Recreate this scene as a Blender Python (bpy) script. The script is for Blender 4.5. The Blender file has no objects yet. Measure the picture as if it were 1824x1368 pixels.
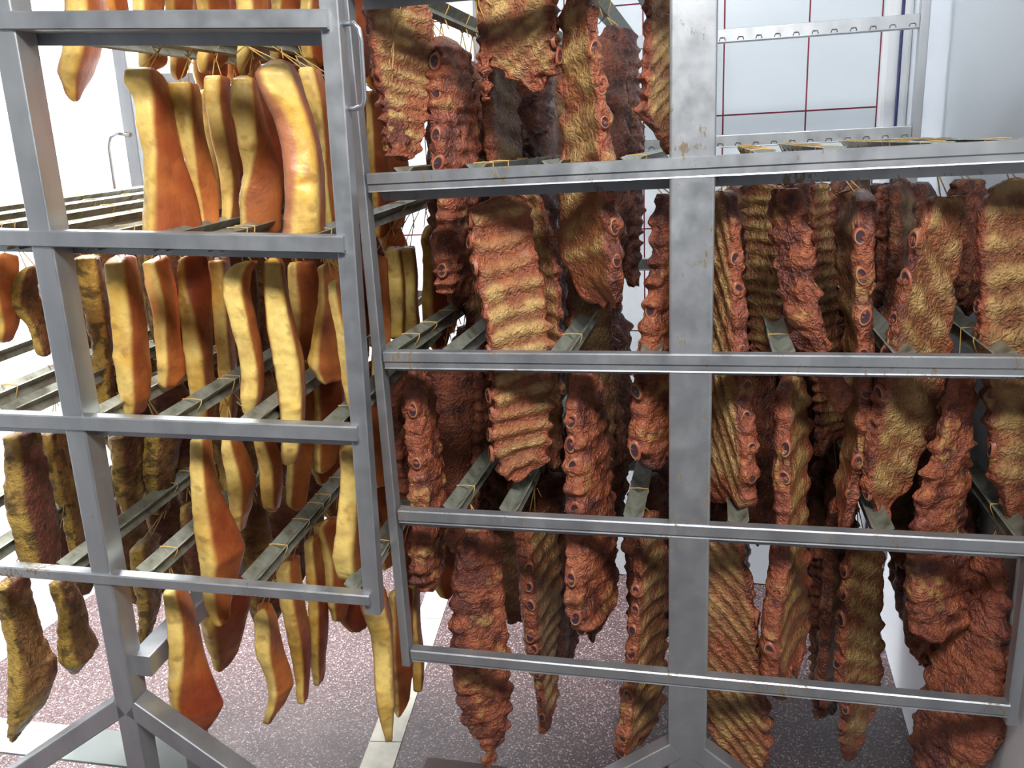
import bpy, math, random
import numpy as np
from mathutils import Matrix, Vector
S = bpy.context.scene
COL = S.collection
random.seed(7)
# ------------------------------------------------------------------ camera
F = 1500.0
def rot(rx, ry, rz):
    c, s = math.cos, math.sin
    X = np.array([[1,0,0],[0,c(rx),-s(rx)],[0,s(rx),c(rx)]])
    Y = np.array([[c(ry),0,s(ry)],[0,1,0],[-s(ry),0,c(ry)]])
    Z = np.array([[c(rz),-s(rz),0],[s(rz),c(rz),0],[0,0,1]])
    return Z, X, Y
_Z, _X, _Y = rot(-.2722, .0504, .2416)
CM = _Z @ _X @ _Y                      # columns: right, forward, up
EYE = np.array((0.0, 0.0, 1.5))
cam = bpy.data.cameras.new('camera'); cam.sensor_width = 36; cam.lens = 36 * F / 1824
co = bpy.data.objects.new('camera', cam); COL.objects.link(co)
M = Matrix(((CM[0,0], CM[0,2], -CM[0,1], 0), (CM[1,0], CM[1,2], -CM[1,1], 0), (CM[2,0], CM[2,2], -CM[2,1], 1.5), (0,0,0,1)))
co.matrix_world = M
cam.clip_start = .05
S.camera = co
# ------------------------------------------------------------------ light
w = bpy.data.worlds.new('world'); S.world = w; w.use_nodes = True
w.node_tree.nodes['Background'].inputs[0].default_value = (.80, .88, 1, 1)
w.node_tree.nodes['Background'].inputs[1].default_value = .085
def area(name, loc, target, size, power, col=(1,1,1), spread=180):
    l = bpy.data.lights.new(name, 'AREA'); l.shape = 'RECTANGLE'; l.size, l.size_y = size; l.energy = power; l.color = col; l.spread = math.radians(spread)
    o = bpy.data.objects.new(name, l); COL.objects.link(o); o.location = loc
    o.rotation_euler = (Vector(target) - Vector(loc)).to_track_quat('-Z', 'Y').to_euler()
area('ceiling_lamp_front', (.35, -.35, 2.75), (0, 1.4, 1.0), (1.3, .4), 96, (1, .97, .94))
area('ceiling_lamp_left', (-1.75, 2.42, 2.95), (-2.1, 2.2, 0), (.8, .5), 210, (1, .98, .97), 110)
area('fill_light_back', (.1, 2.15, 2.95), (.1, 2.6, 0), (1.6, .3), 7, (.86, .93, 1))  # unseen fill light, added to brighten the back wall
S.view_settings.view_transform = 'Standard'; S.view_settings.look = 'None'
S.view_settings.exposure = 0.0; S.view_settings.gamma = 1
S.view_settings.use_curve_mapping = False
# ------------------------------------------------------------------ survey helpers
def ray(px, py): return CM @ np.array((px - 912, F, 684 - py))
def on_plane(px, py, P0, n):
    r = ray(px, py); return EYE + r * (((P0 - EYE) @ n) / (r @ n))
# rack frames: origin at the front of the centre post, on the first tier's level; axes right, depth, up
RIB = dict(T=np.array((-.031, 1.26, .63)), M=np.eye(3))
BAC = dict(T=np.array((-.98668, 1.07380, .85023)))
_A = rot(.0245395, .0396517, .065479)
BAC['M'] = _A[0] @ _A[2] @ _A[1]
def loc(R, x, d, z): return R['T'] + R['M'] @ np.array((x, d, z))
def unproj(R, px, py, d):
    n = R['M'][:, 1]; return on_plane(px, py, R['T'] + n * d, n)
def local(R, P): return R['M'].T @ (np.array(P) - R['T'])
def proj(P):
    q = CM.T @ (np.array(P) - EYE); return 912 + F*q[0]/q[1], 684 - F*q[2]/q[1]
# ------------------------------------------------------------------ materials
def mat(name, rgb, rough=.5, metal=0, **kw):
    m = bpy.data.materials.new(name); m.use_nodes = True; b = m.node_tree.nodes['Principled BSDF']
    b.inputs['Base Color'].default_value = (*rgb, 1); b.inputs['Roughness'].default_value = rough; b.inputs['Metallic'].default_value = metal
    for k, v in kw.items(): b.inputs[k].default_value = v
    return m, m.node_tree, b
def node(t, typ, **kw):
    n = t.nodes.new(typ)
    for k, v in kw.items():
        if isinstance(k, str) and hasattr(n, k) and not k[0].isupper(): setattr(n, k, v)
        else: n.inputs[k.replace('_', ' ')].default_value = v
    return n
def noise(t, scale, detail=3, rough=.55, coords='Object', stretch=None):
    tc = t.nodes.new('ShaderNodeTexCoord'); n = t.nodes.new('ShaderNodeTexNoise')
    n.inputs['Scale'].default_value = scale; n.inputs['Detail'].default_value = detail; n.inputs['Roughness'].default_value = rough
    if stretch:
        mp = t.nodes.new('ShaderNodeMapping'); mp.inputs['Scale'].default_value = stretch
        t.links.new(tc.outputs[coords], mp.inputs[0]); t.links.new(mp.outputs[0], n.inputs[0])
    else: t.links.new(tc.outputs[coords], n.inputs[0])
    return n
def ramp(t, src, stops):
    r = t.nodes.new('ShaderNodeValToRGB'); t.links.new(src, r.inputs[0])
    e = r.color_ramp.elements
    while len(e) < len(stops): e.new(.5)
    for i, (p, c) in enumerate(stops): e[i].position = p; e[i].color = (*c, 1) if len(c) == 3 else c
    return r
def mix(t, fac, a, b, typ='MIX'):
    m = t.nodes.new('ShaderNodeMix'); m.data_type = 'RGBA'; m.blend_type = typ
    for s, v in ((m.inputs[0], fac), (m.inputs[6], a), (m.inputs[7], b)):
        if hasattr(v, 'links'): t.links.new(v, s)
        else: s.default_value = v if isinstance(v, (int, float)) else (*v, 1)
    return m.outputs[2]
def bump(t, b, src, strength, dist=.002):
    n = t.nodes.new('ShaderNodeBump'); n.inputs['Strength'].default_value = strength; n.inputs['Distance'].default_value = dist
    t.links.new(src, n.inputs['Height']); t.links.new(n.outputs[0], b.inputs['Normal'])
def steel(name, stain):
    m, t, b = mat(name, (.5, .53, .57), .42, .75)
    n1 = noise(t, 14, 3, coords='Object', stretch=(1, 1, .25)); r1 = ramp(t, n1.outputs[0], [(.35, (.34, .365, .395)), (.65, (.45, .475, .50))])
    c = r1.outputs[0]
    n2 = noise(t, 120, 5, .7, stretch=(1, 1, .45)); n3 = noise(t, 9, 3, .6)
    mm = t.nodes.new('ShaderNodeMath'); mm.operation = 'MULTIPLY'; t.links.new(n2.outputs[0], mm.inputs[0]); t.links.new(n3.outputs[0], mm.inputs[1])
    k = .325 if stain else .45
    r2 = ramp(t, mm.outputs[0], [(k, (0,0,0)), (k + .045, (.9,)*3)])
    c = mix(t, r2.outputs[0], c, (.19, .135, .07))
    t.links.new(c, b.inputs['Base Color'])
    r3 = ramp(t, r2.outputs[0], [(0, (.75,)*3), (1, (.1,)*3)]); t.links.new(r3.outputs[0], b.inputs['Metallic'])
    n4 = noise(t, 30, 4, .6); r4 = ramp(t, n4.outputs[0], [(.3, (.33,)*3), (.7, (.52,)*3)]); t.links.new(r4.outputs[0], b.inputs['Roughness'])
    bump(t, b, n2.outputs[0], .12, .001)
    return m
STEEL = steel('brushed_steel', False); STAINED = steel('grease_stained_steel', True)
CHROME = mat('polished_steel', (.62, .65, .70), .22, .9)[0]
def bar_steel():
    m, t, b = mat('dull_bar_steel', (.34, .36, .33), .4, .45)
    n = noise(t, 40, 4); r = ramp(t, n.outputs[0], [(.38, (.34, .36, .31)), (.56, (.25, .265, .21)), (.72, (.15, .12, .07))])
    t.links.new(r.outputs[0], b.inputs['Base Color']); return m
BARM = bar_steel()
TW = mat('tan_twine', (.55, .36, .12), .8)[0]
def meat(name, rough, spec, sss, bs, scale1, scale2):
    m, t, b = mat(name, (.5, .2, .1), rough, 0)
    a = t.nodes.new('ShaderNodeAttribute'); a.attribute_name = 'Col'
    n1 = noise(t, scale1, 4, .6); r1 = ramp(t, n1.outputs[0], [(.3, (.62, .52, .5)), (.52, (1, 1, 1)), (.72, (1.3, 1.28, 1.22))])
    c = mix(t, .75, a.outputs['Color'], r1.outputs[0], 'MULTIPLY')
    t.links.new(c, b.inputs['Base Color'])
    b.inputs['Specular IOR Level'].default_value = spec
    b.inputs['Coat Weight'].default_value = .12; b.inputs['Coat Roughness'].default_value = .25
    if sss:
        b.inputs['Subsurface Weight'].default_value = sss; b.inputs['Subsurface Radius'].default_value = (1, .45, .15); b.inputs['Subsurface Scale'].default_value = .012
    n2 = noise(t, scale2, 4, .65); n3 = t.nodes.new('ShaderNodeTexNoise'); n3.inputs['Scale'].default_value = scale2*.45; n3.inputs['Distortion'].default_value = 2.6; n3.inputs['Detail'].default_value = 3
    tc = t.nodes.new('ShaderNodeTexCoord'); t.links.new(tc.outputs['Object'], n3.inputs[0])
    ad = t.nodes.new('ShaderNodeMath'); ad.operation = 'ADD'; t.links.new(n2.outputs[0], ad.inputs[0]); t.links.new(n3.outputs[0], ad.inputs[1])
    bump(t, b, ad.outputs[0], bs, .008)
    rr = ramp(t, n1.outputs[0], [(.3, (rough + .15,)*3), (.7, (rough - .06,)*3)]); t.links.new(rr.outputs[0], b.inputs['Roughness'])
    return m
RIBM = meat('smoked_rib_meat', .29, .7, 0, .9, 60, 130)
BACM = meat('smoked_bacon', .42, .4, .18, .16, 26, 70)
HERBM = meat('herb_crusted_meat', .5, .35, 0, .7, 90, 140)
def wallmat(name, rgb, rough=.35):
    m, t, b = mat(name, rgb, rough); n = noise(t, 1.3, 2); r = ramp(t, n.outputs[0], [(.3, tuple(v*.94 for v in rgb)), (.7, rgb)])
    t.links.new(r.outputs[0], b.inputs['Base Color']); return m
WHITE = wallmat('white_wall_paint', (.80, .83, .85)); TILE = wallmat('glazed_white_tile', (.70, .77, .82), .18)
PANEL = wallmat('white_plastic_panel', (.84, .90, .96), .3)
GROUT = mat('red_grout', (.33, .015, .05), .6)[0]
BLUE = mat('dark_blue_seal', (.01, .015, .09), .5)[0]
RED = mat('red_plastic', (.65, .01, .02), .35)[0]
def terrazzo():
    m, t, b = mat('red_terrazzo', (.3, .15, .15), .22)
    v = t.nodes.new('ShaderNodeTexVoronoi'); v.inputs['Scale'].default_value = 300; tc = t.nodes.new('ShaderNodeTexCoord'); t.links.new(tc.outputs['Object'], v.inputs[0])
    sp = t.nodes.new('ShaderNodeSeparateColor'); t.links.new(v.outputs['Color'], sp.inputs[0])
    r = ramp(t, sp.outputs[0], [(0, (.034, .020, .021)), (.5, (.058, .038, .039)), (.85, (.11, .075, .077)), (1, (.34, .26, .26))])
    t.links.new(r.outputs[0], b.inputs['Base Color'])
    n = noise(t, 240, 3); bump(t, b, n.outputs[0], .5, .003); return m
TERR = terrazzo()
def marble():
    m, t, b = mat('cream_strip_tile', (.5, .48, .40), .3); n = noise(t, 12, 4); r = ramp(t, n.outputs[0], [(.35, (.36, .36, .30)), (.6, (.52, .50, .42))])
    t.links.new(r.outputs[0], b.inputs['Base Color']); return m
STRIP = marble()
RUSTY = mat('rust_brown_steel', (.075, .05, .045), .55, .2)[0]; GREYP = mat('grey_green_painted_steel', (.22, .26, .25), .4)[0]
RUBBER = mat('grey_rubber', (.12, .12, .12), .7)[0]
BONEM, _t, _b = mat('rib_bone', (.5, .4, .3), .45); _a2 = _t.nodes.new('ShaderNodeAttribute'); _a2.attribute_name = 'Col'; _t.links.new(_a2.outputs['Color'], _b.inputs['Base Color'])
# ------------------------------------------------------------------ objects
def tag(o, label=None, cat=None, group=None, kind=None):
    for k, v in (('label', label), ('category', cat), ('group', group), ('kind', kind)):
        if v: o[k] = v
    return o
def obj(name, data, m=None, parent=None, loc_=None):
    o = bpy.data.objects.new(name, data); COL.objects.link(o)
    if m and data and not data.materials: data.materials.append(m)
    if parent: o.parent = parent
    if loc_ is not None: o.location = loc_
    return o
def mesh(name, V, Fc, smooth=False, col=None):
    me = bpy.data.meshes.new(name); me.from_pydata([tuple(map(float, v)) for v in V], [], Fc)
    if smooth: me.polygons.foreach_set('use_smooth', [True]*len(me.polygons))
    if col is not None: setcol(me, col)
    me.update(); return me
def setcol(me, col):
    at = me.color_attributes.new('Col', 'FLOAT_COLOR', 'POINT')
    c = np.ones((len(me.vertices), 4), np.float32); c[:, :3] = col; at.data.foreach_set('color', c.ravel())
def sweep(name, prof, A, B, up=(0,0,1), m=None, parent=None, closed=True):
    """extrude a 2-D outline (side, up) from A to B"""
    A = np.array(A, float); B = np.array(B, float); d = (B-A)/np.linalg.norm(B-A); up = np.array(up, float)
    s = np.cross(d, up); s /= np.linalg.norm(s); u = np.cross(s, d)
    n = len(prof); V = [A + s*p[0] + u*p[1] for p in prof] + [B + s*p[0] + u*p[1] for p in prof]
    Fc = [(i, (i+1) % n, n+(i+1) % n, n+i) for i in range(n)] + [tuple(range(n))[::-1], tuple(range(n, 2*n))]
    return obj(name, mesh(name, V, Fc), m, parent)
def rr(wd, ht, r=.003, ox=0, oz=0):
    """rounded rectangle outline"""
    o = []
    for cx, cy, a0 in ((wd/2-r, ht/2-r, 0), (-wd/2+r, ht/2-r, 90), (-wd/2+r, -ht/2+r, 180), (wd/2-r, -ht/2+r, 270)):
        for k in range(4):
            a = math.radians(a0 + k*30); o.append((ox + cx + r*math.cos(a), oz + cy + r*math.sin(a)))
    return o
def box(name, lo, hi, m, parent=None, bev=0):
    x0, y0, z0 = lo; x1, y1, z1 = hi
    V = [(x, y, z) for z in (z0, z1) for y in (y0, y1) for x in (x0, x1)]
    me = mesh(name, V, [(0,2,3,1),(4,5,7,6),(0,1,5,4),(2,6,7,3),(0,4,6,2),(1,3,7,5)])
    o = obj(name, me, m, parent)
    if bev: b = o.modifiers.new('bevel', 'BEVEL'); b.width = bev; b.segments = 2
    return o
def tube(P, r, seg=6):
    P = [np.array(p, float) for p in P]; V = []; Fc = []; prev = None
    for i, p in enumerate(P):
        d = P[min(i+1, len(P)-1)] - P[max(i-1, 0)]; d = d/(np.linalg.norm(d)+1e-9)
        a = prev if prev is not None else np.cross(d, (.3, .9, .2)); a = a - d*(a@d); a /= np.linalg.norm(a)+1e-9; prev = a; b = np.cross(d, a)
        for k in range(seg):
            t = 2*math.pi*k/seg; V.append(p + r*(a*math.cos(t) + b*math.sin(t)))
    for i in range(len(P)-1):
        for k in range(seg): Fc.append((i*seg+k, i*seg+(k+1) % seg, (i+1)*seg+(k+1) % seg, (i+1)*seg+k))
    Fc += [tuple(range(seg))[::-1], tuple(range(len(V)-seg, len(V)))]
    return V, Fc
def tubes(name, lines, r, m, parent=None, seg=6):
    V = []; Fc = []
    for l in lines:
        v, f = tube(l, r, seg); o = len(V); V += v; Fc += [tuple(i+o for i in q) for q in f]
    return obj(name, mesh(name, V, Fc, True), m, parent)
# ------------------------------------------------------------------ the room
def struct(o): o['kind'] = 'structure'; return o
WX, WY = -2.2, 2.75
struct(box('floor', (-4, -2, -.1), (3, 3.2, 0), TERR))
fl = bpy.data.objects['floor']
def sx(Y, s): return (-.858 if s == 0 else -.773) - .132*(Y-1.66)
for i in range(9):
    y0 = 1.751 - .301*4 + .301*i; y1 = min(y0 + .298, WY - .002)
    if y0 > WY: break
    V = [(sx(y0,0), y0, -.01), (sx(y0,1), y0+.012, -.01), (sx(y1,1), y1+.012 if y1 < 2.7 else y1, -.01), (sx(y1,0), y1, -.01)]
    V += [(a, b, .0025) for a, b, c in V]
    obj('tile', mesh('tile', V, [(3,2,1,0),(4,5,6,7),(0,1,5,4),(1,2,6,5),(2,3,7,6),(3,0,4,7)]), STRIP, fl)
wb = struct(box('wall_back', (-4, WY, 0), (.62, WY+.12, 3.1), GROUT))
TXW, TZH, TX0, TZ0 = .2375, .332, .022, .902
tme = None
for i in range(-5, 2):
    for j in range(-3, 7):
        x0 = TX0 + i*TXW; z0 = TZ0 + j*TZH; x1 = x0 + TXW - .003; z1 = z0 + TZH - .003
        x0 += .0015; z0 += .0015; 
        if x1 > .455: x1 = .452
        z0 = max(z0, .004); z1 = min(z1, 3.09)
        if tme is None or True:
            t_ = box('tile', (x0, WY-.007, z0), (x1, WY+.001, z1), TILE, wb)
box('panel', (WX, WY-.008, 0), (TX0 - 5*TXW - .002, WY+.001, 3.1), WHITE, wb)
struct(box('wall_left', (WX-.12, -1.5, 0), (WX, WY, 3.1), WHITE))
# right wall, a little out of square
V = [(.4575, .25, 0), (.530, WY, 0), (.70, WY, 0), (.70, .25, 0)]; V += [(a, b, 3.1) for a, b, c in V]
struct(obj('wall_right', mesh('wall_right', V, [(0,1,2,3),(7,6,5,4),(0,4,5,1),(1,5,6,2),(2,6,7,3),(3,7,4,0)]), PANEL))
tr = struct(box('trim_1', (.455, WY-.05, 0), (.53, WY, 3.1), WHITE, None, .012))
struct(tubes('trim_2', [[(.4985, WY-.056, 0), (.4985, WY-.056, 3.08)]], .0045, BLUE, None, 8))
_e = on_plane(1797, 1210, np.array((.4575, .25, 0)), np.array((2.5, -.0725, 0)))
_y = _e[1]; _wx = lambda y: .4575 + (y-.25)*.029
V = [(_wx(.3)-.010, .3, 0), (_wx(_y)-.010, _y, 0), (_wx(_y)+.01, _y, 0), (_wx(.3)+.01, .3, 0)]; V += [(a, b, 3.1) for a, b, c in V]
struct(obj('trim_3', mesh('trim_3', V, [(0,1,2,3),(7,6,5,4),(0,4,5,1),(1,5,6,2),(2,6,7,3),(3,7,4,0)]), WHITE))
# ------------------------------------------------------------------ noise for meshes
def _h(ix, iy, iz, seed):
    h = (ix*374761393 + iy*668265263 + iz*1274126177 + seed*974634777) & 0xffffffff
    h = ((h ^ (h >> 13))*1274126177) & 0xffffffff; h = ((h ^ (h >> 16))*2246822519) & 0xffffffff
    return ((h ^ (h >> 15)) & 0xffff)/65535.0
def vn(P, seed=0):
    I = np.floor(P).astype(np.int64); f = P-I; f = f*f*(3-2*f); r = 0
    for dx in (0,1):
        for dy in (0,1):
            for dz in (0,1):
                wt = (f[...,0] if dx else 1-f[...,0])*(f[...,1] if dy else 1-f[...,1])*(f[...,2] if dz else 1-f[...,2])
                r = r + wt*_h(I[...,0]+dx, I[...,1]+dy, I[...,2]+dz, seed)
    return r*2-1
def fbm(P, seed=0, o=3):
    r = 0; a = 1; s = 0
    for k in range(o): r = r + a*vn(P*(2**k), seed+k*17); s += a; a *= .5
    return r/s
def ss(a, b, x): t = np.clip((x-a)/(b-a), 0, 1); return t*t*(3-2*t)
def lerp(a, b, t): return a*(1-t[..., None]) + b*t[..., None]
C3 = lambda *v: np.array(v)
def section(nu, p, narrow=.5):
    tot = 4 + 4*narrow; out = []
    for k in range(nu):
        s = k*tot/nu
        if s < 2: out.append((-1+s, -1))
        elif s < 2+2*narrow: out.append((1, -1+(s-2)/narrow))
        elif s < 4+2*narrow: out.append((1-(s-2-2*narrow), 1))
        else: out.append((-1, 1-(s-4-2*narrow)/narrow))
    A = np.array(out); r = (np.abs(A[:,0])**p + np.abs(A[:,1])**p)**(1/p)
    return A/r[:, None]
# ------------------------------------------------------------------ slabs of meat
# kind: 'rib' or 'bacon' or 'herb'; face 'o' outer meat, 'i' inner bone side; f = share of the silhouette taken by the narrow cut edge
def slab_mesh(kind, Z, CX, CY, Pw, fr, er, ed, edge, face, seed, nu, nv, per=.023, slant=0., dull=0., fat=1., ragged=1., thick=None, streak=0., stripe=.32):
    """rows by height (Z descending, local), centre offsets CX, CY (world axes), silhouette width Pw along er"""
    ratio = thick or {'rib': 3.6, 'bacon': 2.2, 'herb': 2.1}[kind]
    pexp = {'rib': 4.5, 'bacon': 4.2, 'herb': 3.6}[kind]
    sec = section(nu, pexp, .55 if kind == 'rib' else .7)
    ZZ = np.linspace(Z[0], Z[-1], nv); Zr = -np.array(Z)
    k = max(3, nv//26); ker = np.hanning(k+2)[1:-1]; ker /= ker.sum()
    def smooth(a): return np.convolve(np.pad(a, (k//2, k-1-k//2), mode='edge'), ker, 'valid')
    itp = lambda a: smooth(np.interp(-ZZ, Zr, a))
    cx, cy, P, f = itp(CX), itp(CY), itp(Pw), np.clip(itp(fr), .03, .97)
    L = Z[0]-Z[-1]; tt = (Z[0]-ZZ)/L
    th = np.arctan(f/(1-f)*ratio); P = P*1.07 + .004; W = P/(np.cos(th) + np.sin(th)/ratio); T = W/ratio
    # keep thickness physical
    T = np.clip(T, .016, .06 if kind != 'rib' else .042)
    sg = 1 if edge == 'L' else -1
    er = er*sg
    b = np.cos(th)[:, None]*er + np.sin(th)[:, None]*ed; n = -np.sin(th)[:, None]*er + np.cos(th)[:, None]*ed
    ctop = .010 if kind == 'rib' else .008
    cap = np.sqrt(np.clip(1-(1-np.clip((Z[0]-ZZ)/ctop, 0, 1))**2, .0, 1))*np.sqrt(np.clip(1-(1-np.clip((ZZ-Z[-1])/.010, 0, 1))**2, 0, 1))
    cap = np.maximum(cap, .12)
    s = sec[None, :, 0].repeat(nv, 0); q = sec[None, :, 1].repeat(nv, 0)
    x = s*(W/2*cap)[:, None]; y = q*(T/2*(.35+.65*cap))[:, None]
    zz = ZZ[:, None].repeat(nu, 1)
    Pn = np.stack([x + seed*3.1, y + seed*1.7, zz], -1)
    nx = np.sign(s)*np.abs(s)**(pexp-1)/ratio*1.0; ny = np.sign(q)*np.abs(q)**(pexp-1); nn = np.sqrt(nx*nx*ratio*ratio + ny*ny)+1e-6
    nx = np.sign(s)*np.abs(s)**(pexp-1)/nn; ny = ny/nn
    front = ss(.5, .9, -q)*ss(-.99, -.86, s)       # visible broad face
    back = ss(.5, .9, q); nearE = ss(.72, .95, -s); farE = ss(.72, .95, s)
    big = fbm(Pn*9, seed, 3); mid = fbm(Pn*38, seed+3, 3); fine = fbm(Pn*110, seed+5, 2)
    zw = zz + .006*big
    if kind == 'rib':
        ph = 2*np.pi*(zw/per + slant*x/per*1.0 + .3*big)
        rib = np.cos(ph); knob = np.maximum(np.cos(2*np.pi*(zw/per+.12*np.sin(zw*31+seed))), -.55)*(.75+.8*vn(np.stack([zz*22, zz*0+seed, s], -1), seed+2))
        wrk = -np.abs(fbm(Pn*np.array((30, 30, 55)), seed+9, 3))
        if face == 'o':
            disp = .0060*mid + .011*wrk + .0012*rib + .0026*fine
            disp = disp + .004*nearE*knob + .005*farE*knob
        else:
            inner = (.0014 + .0022*stripe)*np.sign(rib)*np.abs(rib)**.6 + .0022*mid + .003*wrk
            disp = front*inner + (1-front)*(.0055*mid + .009*wrk) + .0024*fine*(1.3-front) + .0045*nearE*knob + .0065*farE*knob
        cup = .1*W[:, None]*(1-s*s)*(1 if face == 'i' else -1)
    elif kind == 'bacon':
        disp = .0035*big + .0016*mid*(nearE+.25) + .0004*fine + .004*nearE*np.maximum(0, mid-.1)
        cup = -.05*W[:, None]*(1-s*s)
    else:
        disp = .006*big + .005*mid + .0016*fine - .003*np.abs(mid)
        cup = -.05*W[:, None]*(1-s*s)
    disp = disp*(.25+.75*cap[:, None])
    X = x + nx*disp; Y = y + ny*disp + cup*.6
    wob = .008*np.sin(tt*5.1+seed)*np.sin(np.pi*tt)
    pos = np.zeros((nv, nu, 3))
    off = b[:, None, :]*X[..., None] + n[:, None, :]*Y[..., None]
    pos[..., 0] = cx[:, None] + off[..., 0]; pos[..., 1] = cy[:, None] + off[..., 1] + wob[:, None]
    rag = fbm(np.stack([x*38, y*0+seed, y*8], -1), seed+21, 3)
    pos[..., 2] = zz + off[..., 2] + ragged*rag*((.030 if kind == 'rib' else .014)*ss(.86, 1, tt)[:, None] + .008*ss(.06, 0, tt)[:, None])
    # ---- colour of the meat itself
    if kind == 'rib':
        red = C3(.33, .088, .038); dk = C3(.13, .032, .018); org = C3(.46, .16, .065); yel = C3(.48, .28, .085)
        o_ = lerp(lerp(np.broadcast_to(dk, (nv, nu, 3)), np.broadcast_to(red, (nv, nu, 3)), ss(-.45, .15, mid+.3*big)), np.broadcast_to(org, (nv, nu, 3)), ss(.1, .55, mid*.6+fine*.4)*.7)
        blob = ss(.38, .5, vn(Pn*26, seed+31))*ss(-.1, .3, fine); o_ = lerp(o_, np.broadcast_to(yel, (nv, nu, 3)), blob*.7)
        purp = ss(.45, .62, vn(Pn*22, seed+41)); o_ = lerp(o_, np.broadcast_to(C3(.12, .03, .05), (nv, nu, 3)), purp*.22)
        if face == 'i':
            i_ = lerp(np.broadcast_to(C3(.27, .10, .036), (nv, nu, 3)), np.broadcast_to(C3(.55, .35, .13), (nv, nu, 3)), ss(-.5, .6, stripe*rib+.9*mid+.6*big))
            i_ = lerp(i_, np.broadcast_to(red, (nv, nu, 3)), np.clip(ss(.25, .6, vn(Pn*18, seed+51)+.3*fine)*.7 + ss(.55, .9, s+.3*mid)*.8 + ss(.84, .97, tt+.06*mid[:, :]*1.0 if False else (tt[:, None]+.07*mid)), 0, 1))
            c = lerp(o_, i_, front*(1-nearE))
        else: c = o_
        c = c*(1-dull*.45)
    elif kind == 'bacon':
        fatc = lerp(np.broadcast_to(C3(.78, .58, .18), (nv, nu, 3)), np.broadcast_to(C3(.66, .40, .075), (nv, nu, 3)), ss(-.3, .5, big+.4*mid))
        rind = lerp(np.broadcast_to(C3(.43, .135, .035), (nv, nu, 3)), np.broadcast_to(C3(.25, .045, .014), (nv, nu, 3)), ss(-.35, .5, big+.2*mid+.1*s))
        edgec = lerp(fatc, np.broadcast_to(C3(.36, .11, .07), (nv, nu, 3)), ss(.35, .75, q + .5*big + streak-.35)*.85)
        g = s + .12*big + (1-fat)*.9
        a = 1-ss(-1.0+.06, -1.0+.32+.0*s, g)     # fat wraps a little round the corner
        a = np.maximum(a*ss(.2, .6, -q), ss(.55, .9, -s)*ss(-.95, -.7, q)*0 + nearE)
        c = lerp(rind, edgec, np.clip(a, 0, 1)); c = lerp(c, np.broadcast_to(C3(.42, .16, .05), (nv, nu, 3)), back*.7*(1-nearE))
        sp = ss(.45, .6, vn(Pn*55, seed+61)+.3*vn(Pn*140, seed+71)); c = lerp(c, np.broadcast_to(C3(.28, .13, .03), (nv, nu, 3)), sp*.45*nearE)
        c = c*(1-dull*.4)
    else:
        fatc = np.broadcast_to(C3(.52, .34, .07), (nv, nu, 3)); lean = np.broadcast_to(C3(.15, .045, .027), (nv, nu, 3)); tan = np.broadcast_to(C3(.25, .125, .042), (nv, nu, 3))
        c = lerp(tan, lean, ss(-.05, .3, big+.3*mid)*(1-nearE*.75)); c = lerp(c, fatc, np.clip(nearE*ss(-.5, .1, -big+.2)+ss(.2, .5, -big-.1*mid)*.7, 0, 1))
        h = ss(.25, .5, vn(Pn*70, seed+61)+.5*vn(Pn*190, seed+71)+.4*big); c = lerp(c, np.broadcast_to(C3(.07, .04, .015), (nv, nu, 3)), h*.75)
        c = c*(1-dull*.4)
    V = pos.reshape(-1, 3)
    i = np.arange(nv-1)[:, None]*nu; j = np.arange(nu)[None, :]; j2 = (j+1) % nu
    Q = np.stack([i+j, i+nu+j, i+nu+j2, i+j2], -1).reshape(-1, 4)
    if sg < 0: Q = Q[:, ::-1]
    top, bot = pos[0].mean(0), pos[-1].mean(0)
    V = np.vstack([V, top, bot]); nt = nv*nu
    J = np.arange(nu); T1 = np.stack([np.full(nu, nt), J, (J+1) % nu], -1); T2 = np.stack([np.full(nu, nt+1), (nv-1)*nu+(J+1) % nu, (nv-1)*nu+J], -1)
    if sg < 0: T1 = T1[:, ::-1]; T2 = T2[:, ::-1]
    me = bpy.data.meshes.new(kind)
    nq = len(Q); me.vertices.add(len(V)); me.vertices.foreach_set('co', V.astype(np.float32).ravel())
    loops = np.concatenate([Q.ravel(), T1.ravel(), T2.ravel()]); me.loops.add(len(loops)); me.loops.foreach_set('vertex_index', loops.astype(np.int32))
    starts = np.concatenate([np.arange(nq)*4, nq*4 + np.arange(2*nu)*3]); me.polygons.add(len(starts)); me.polygons.foreach_set('loop_start', starts.astype(np.int32))
    me.update(calc_edges=True); me.validate(); me.polygons.foreach_set('use_smooth', [True]*len(me.polygons))
    cc = np.vstack([c.reshape(-1, 3), c[0, 0], c[-1, 0]]); setcol(me, np.clip(cc, 0, 1))
    me.materials.append({'rib': RIBM, 'bacon': BACM, 'herb': HERBM}[kind])
    # bone-end seats on the near cut edge
    seats = []
    if kind == 'rib':
        kk = 0; z = Z[0]-.03
        z = math.floor(z/per)*per
        while z > Z[-1]+.03:
            r = int(np.argmin(np.abs(ZZ-z)))
            jn = int(np.argmin(np.abs(s[r]+1)+np.abs(q[r]+.1)))
            seats.append((pos[r, jn], -b[r], n[r], T[r])); z -= per
    # where the string enters
    return me, seats, pos[0].mean(0)
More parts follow.
